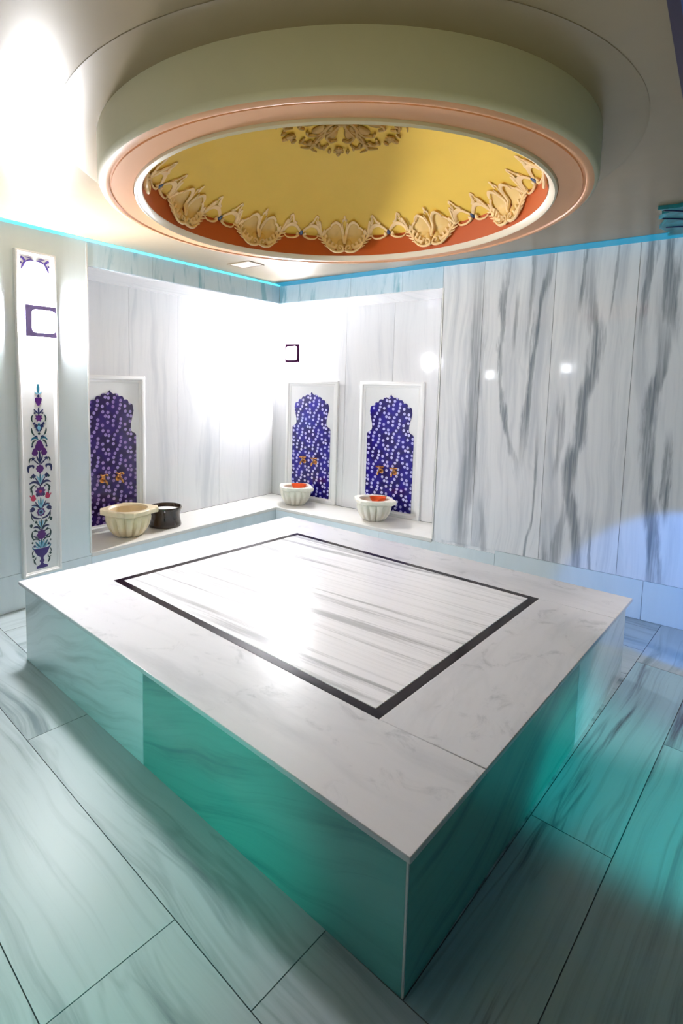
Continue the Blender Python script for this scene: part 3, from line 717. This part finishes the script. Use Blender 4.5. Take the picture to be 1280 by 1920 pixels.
    LF((5, 1026), (11, 1024), (15, 1018), 3, SK); ST(14, 1021, 3, NV, n=5); ST(18, 1014, 2.4, GR, n=4); LF((11, 1027), (18, 1028), (18, 1021), 2.4, TE)
    vas = [(-16, 1027), (16, 1027), (14, 1032), (10, 1039), (3.2, 1044), (2.8, 1048), (5, 1051), (4, 1053), (2, 1055), (4, 1058), (11, 1061), (11, 1065), (-11, 1065), (-11, 1061), (-4, 1058), (-2, 1055), (-4, 1053), (-5, 1051), (-2.8, 1048), (-3.2, 1044), (-10, 1039), (-14, 1032)]
    poly([(x*s, z_(y)) for x, y in vas], VA)
    LF((16, 1029), (20, 1033), (18, 1038), 2, GR); ST(17, 1040, 3, GR, n=4); LF((12, 1042), (13, 1050), (18, 1045), 2.2, GR); LF((15, 1046), (16, 1052), (12, 1056), 3, GR)
    o = f.build('floral_inlay', [M['navy'], M['violet'], M['teal'], M['sky'], M['tulip'], M['green'], M['vase']], t, merge=False)
    # corner spandrel ornament at the top
    f = MB(); layer[0] = 0
    s0 = s; z0 = z_
    def z_(yp): return 2.456-(yp-480)*.0042-.222
    def corner(g_):
        Lf = lambda p0, p1, p2, w_, mi: leaf((g_*p0[0], p0[1]), (g_*p1[0], p1[1]), (g_*p2[0], p2[1]), w_, mi)
        Lf((2, 484), (12, 482), (18, 488), 2.6, 6); Lf((18, 487), (22, 490), (26, 500), 3.6, 6); Lf((17, 488), (21, 484), (26, 480), 4, 6); Lf((6, 481), (12, 480), (19, 480), 1.6, 6)
        star(g_*25, 482, 2.6, 6, 5); star(g_*26, 490, 2.2, 6, 5)
    corner(1); corner(-1)
    f.build('corner_inlay', [M['navy'], M['violet'], M['teal'], M['sky'], M['tulip'], M['green'], M['vase']], t, merge=False)
    return t
pp = pilaster('tall narrow white pilaster panel with inlaid vase of purple flowers, left wall', (.001, -2.605, .222), PI/2)
# its twin further along the left wall, seen as a reflection
p2 = copy_tree(pp); p2.location = (.001, -4.035, .222); p2['label'] = 'second tall pilaster panel further along the left wall, seen as a reflection'
sconce('sconce on the second pilaster panel, seen as a glint in the right wall', (PT*.5, -4.03, 2.027), PI/2, M['glass_on_side'], M['plate'])

p3 = copy_tree(pp); p3.location = (1.65, -5.599, .222); p3.rotation_euler.z = PI; p3['label'] = 'pilaster panel on the wall opposite the veined marble, seen only as a reflection'
sconce('sconce of the opposite pilaster panel, seen as the brighter glint in the veined right wall', (1.65, -5.6+PT*.5, 1.99), PI, M['glass_on_far'], M['plate'])
sconce('small sconce on the opposite wall, seen as the fainter glint near the recess edge', (.36, -5.6, 1.875), PI, M['glass_on_far'], M['plate'])

# ------------------------------------------------------------------ basins, bowls, pot
def basin(label, loc, rz, mat, group, k=1.0):
    t = thing('wash_basin', label, 'basin', loc, rz, group, k)
    m = MB(); n = 112; hb = .19
    def fr(a, r, z):
        g_ = .5-.5*math.cos(a*14); u = max(0.0, min(1.0, z/hb)); amt = .040*math.sin(PI*min(1, u*1.05))**.7 if 0 < u < 1 else .012
        return r-(1-g_)**3*amt*(1 if z < .185 else 0)
    m.lathe([(.001, 0), (.105, 0), (.122, .010), (.150, .045), (.172, .085), (.184, .125), (.188, .155), (.182, .178), (.172, .188)], n, fr=fr)
    m.build('bowl_body', mat, t)
    # rim slab with four lugs
    def ro(a):
        r = .196
        for c0, wd, ex in ((0, .17, .048), (PI/2, .17, .022), (PI, .17, .030), (1.5*PI, .17, .022)):
            d = abs((a-c0+PI) % (2*PI)-PI)
            if d < wd: r = max(r, (.196+ex)/max(.75, math.cos(d)))
            elif d < wd+.40: r = max(r, .196+ex*.75*(1-(d-wd)/.40))
        return r
    N = 112; R_ = [[], [], [], [], [], []]
    for j in range(N):
        a = 2*PI*j/N; ou = ro(a); c_, s_ = math.cos(a), math.sin(a)
        for i, (r, z) in enumerate(((.170, .186), (ou-.008, .186), (ou, .193), (ou, .222), (ou-.006, .229), (.160, .229))): R_[i].append((r*c_, r*s_, z))
    R_.append([(.148*math.cos(2*PI*j/N), .148*math.sin(2*PI*j/N), .215) for j in range(N)])
    R_.append([(.150*math.cos(2*PI*j/N), .150*math.sin(2*PI*j/N), .186) for j in range(N)])
    m = MB(); m.grid(R_, closeu=True, closev=True); m.build('rim', mat, t)
    m = MB(); m.lathe([(.150, .187), (.148, .14), (.130, .08), (.09, .045), (.04, .035), (.001, .034)], 48); m.build('interior', mat, t)
    return t
basin('cream fluted marble basin at the left end of the ledge, before the violet panel', (-.240, -1.71, ZL), math.radians(58), M['basin'], 'fluted wash basins', 1.04)
basin('ivory fluted basin holding a copper bowl, nearest the inner corner', (.065, .262, ZL), math.radians(0), M['basin_w'], 'fluted wash basins', .92)
basin('ivory fluted basin holding a copper bowl, at the right end of the ledge', (1.09, .255, ZL), math.radians(0), M['basin_w'], 'fluted wash basins', .95)
def bowl(label, loc):
    t = thing('copper_bowl', label, 'bowl', loc, 0, 'copper bowls')
    t.rotation_euler = (math.radians(-13), math.radians(-9), 0)
    m = MB(); pr = [(.001, 0), (.035, .003), (.062, .018), (.078, .040), (.085, .062), (.091, .066), (.086, .069), (.080, .062), (.072, .040), (.055, .020), (.03, .009), (.001, .007)]
    m.lathe(pr, 40); m.build('bowl_shell', M['copper'], t)
    m = MB(); m.blob((0, 0, .010), (.018, .018, .006), 0, 12, 6); m.build('centre_boss', M['copper'], t)
bowl('red copper bowl resting in the basin nearest the inner corner', (.085, .292, ZL+.160))
bowl('red copper bowl resting in the basin at the right end of the ledge', (1.115, .285, ZL+.166))
pt = thing('brown_pot', 'dark brown glazed pot with open top on ledge beside cream basin', 'pot', (-.255, -1.30, ZL), math.radians(-40))
m = MB(); m.lathe([(.001, 0), (.146, 0), (.150, .010), (.146, .03), (.138, .07), (.137, .11), (.146, .145), (.152, .165), (.154, .178), (.150, .186), (.143, .184), (.140, .170), (.134, .14), (.130, .06), (.12, .02), (.001, .015)], 64)
m.build('pot_body', M['pot'], pt)
m = MB(); m.tube([(.150, 0, .165), (.172, 0, .155), (.176, 0, .125), (.165, 0, .09), (.142, 0, .07)], [.009, .010, .010, .009, .008], 0, 8); m.build('handle', M['pot'], pt)
m = MB(); m.lathe([(.131, .135), (.137, .150), (.10, .156), (.05, .158), (.001, .160)], 48); m.build('foam', M['foam'], pt)
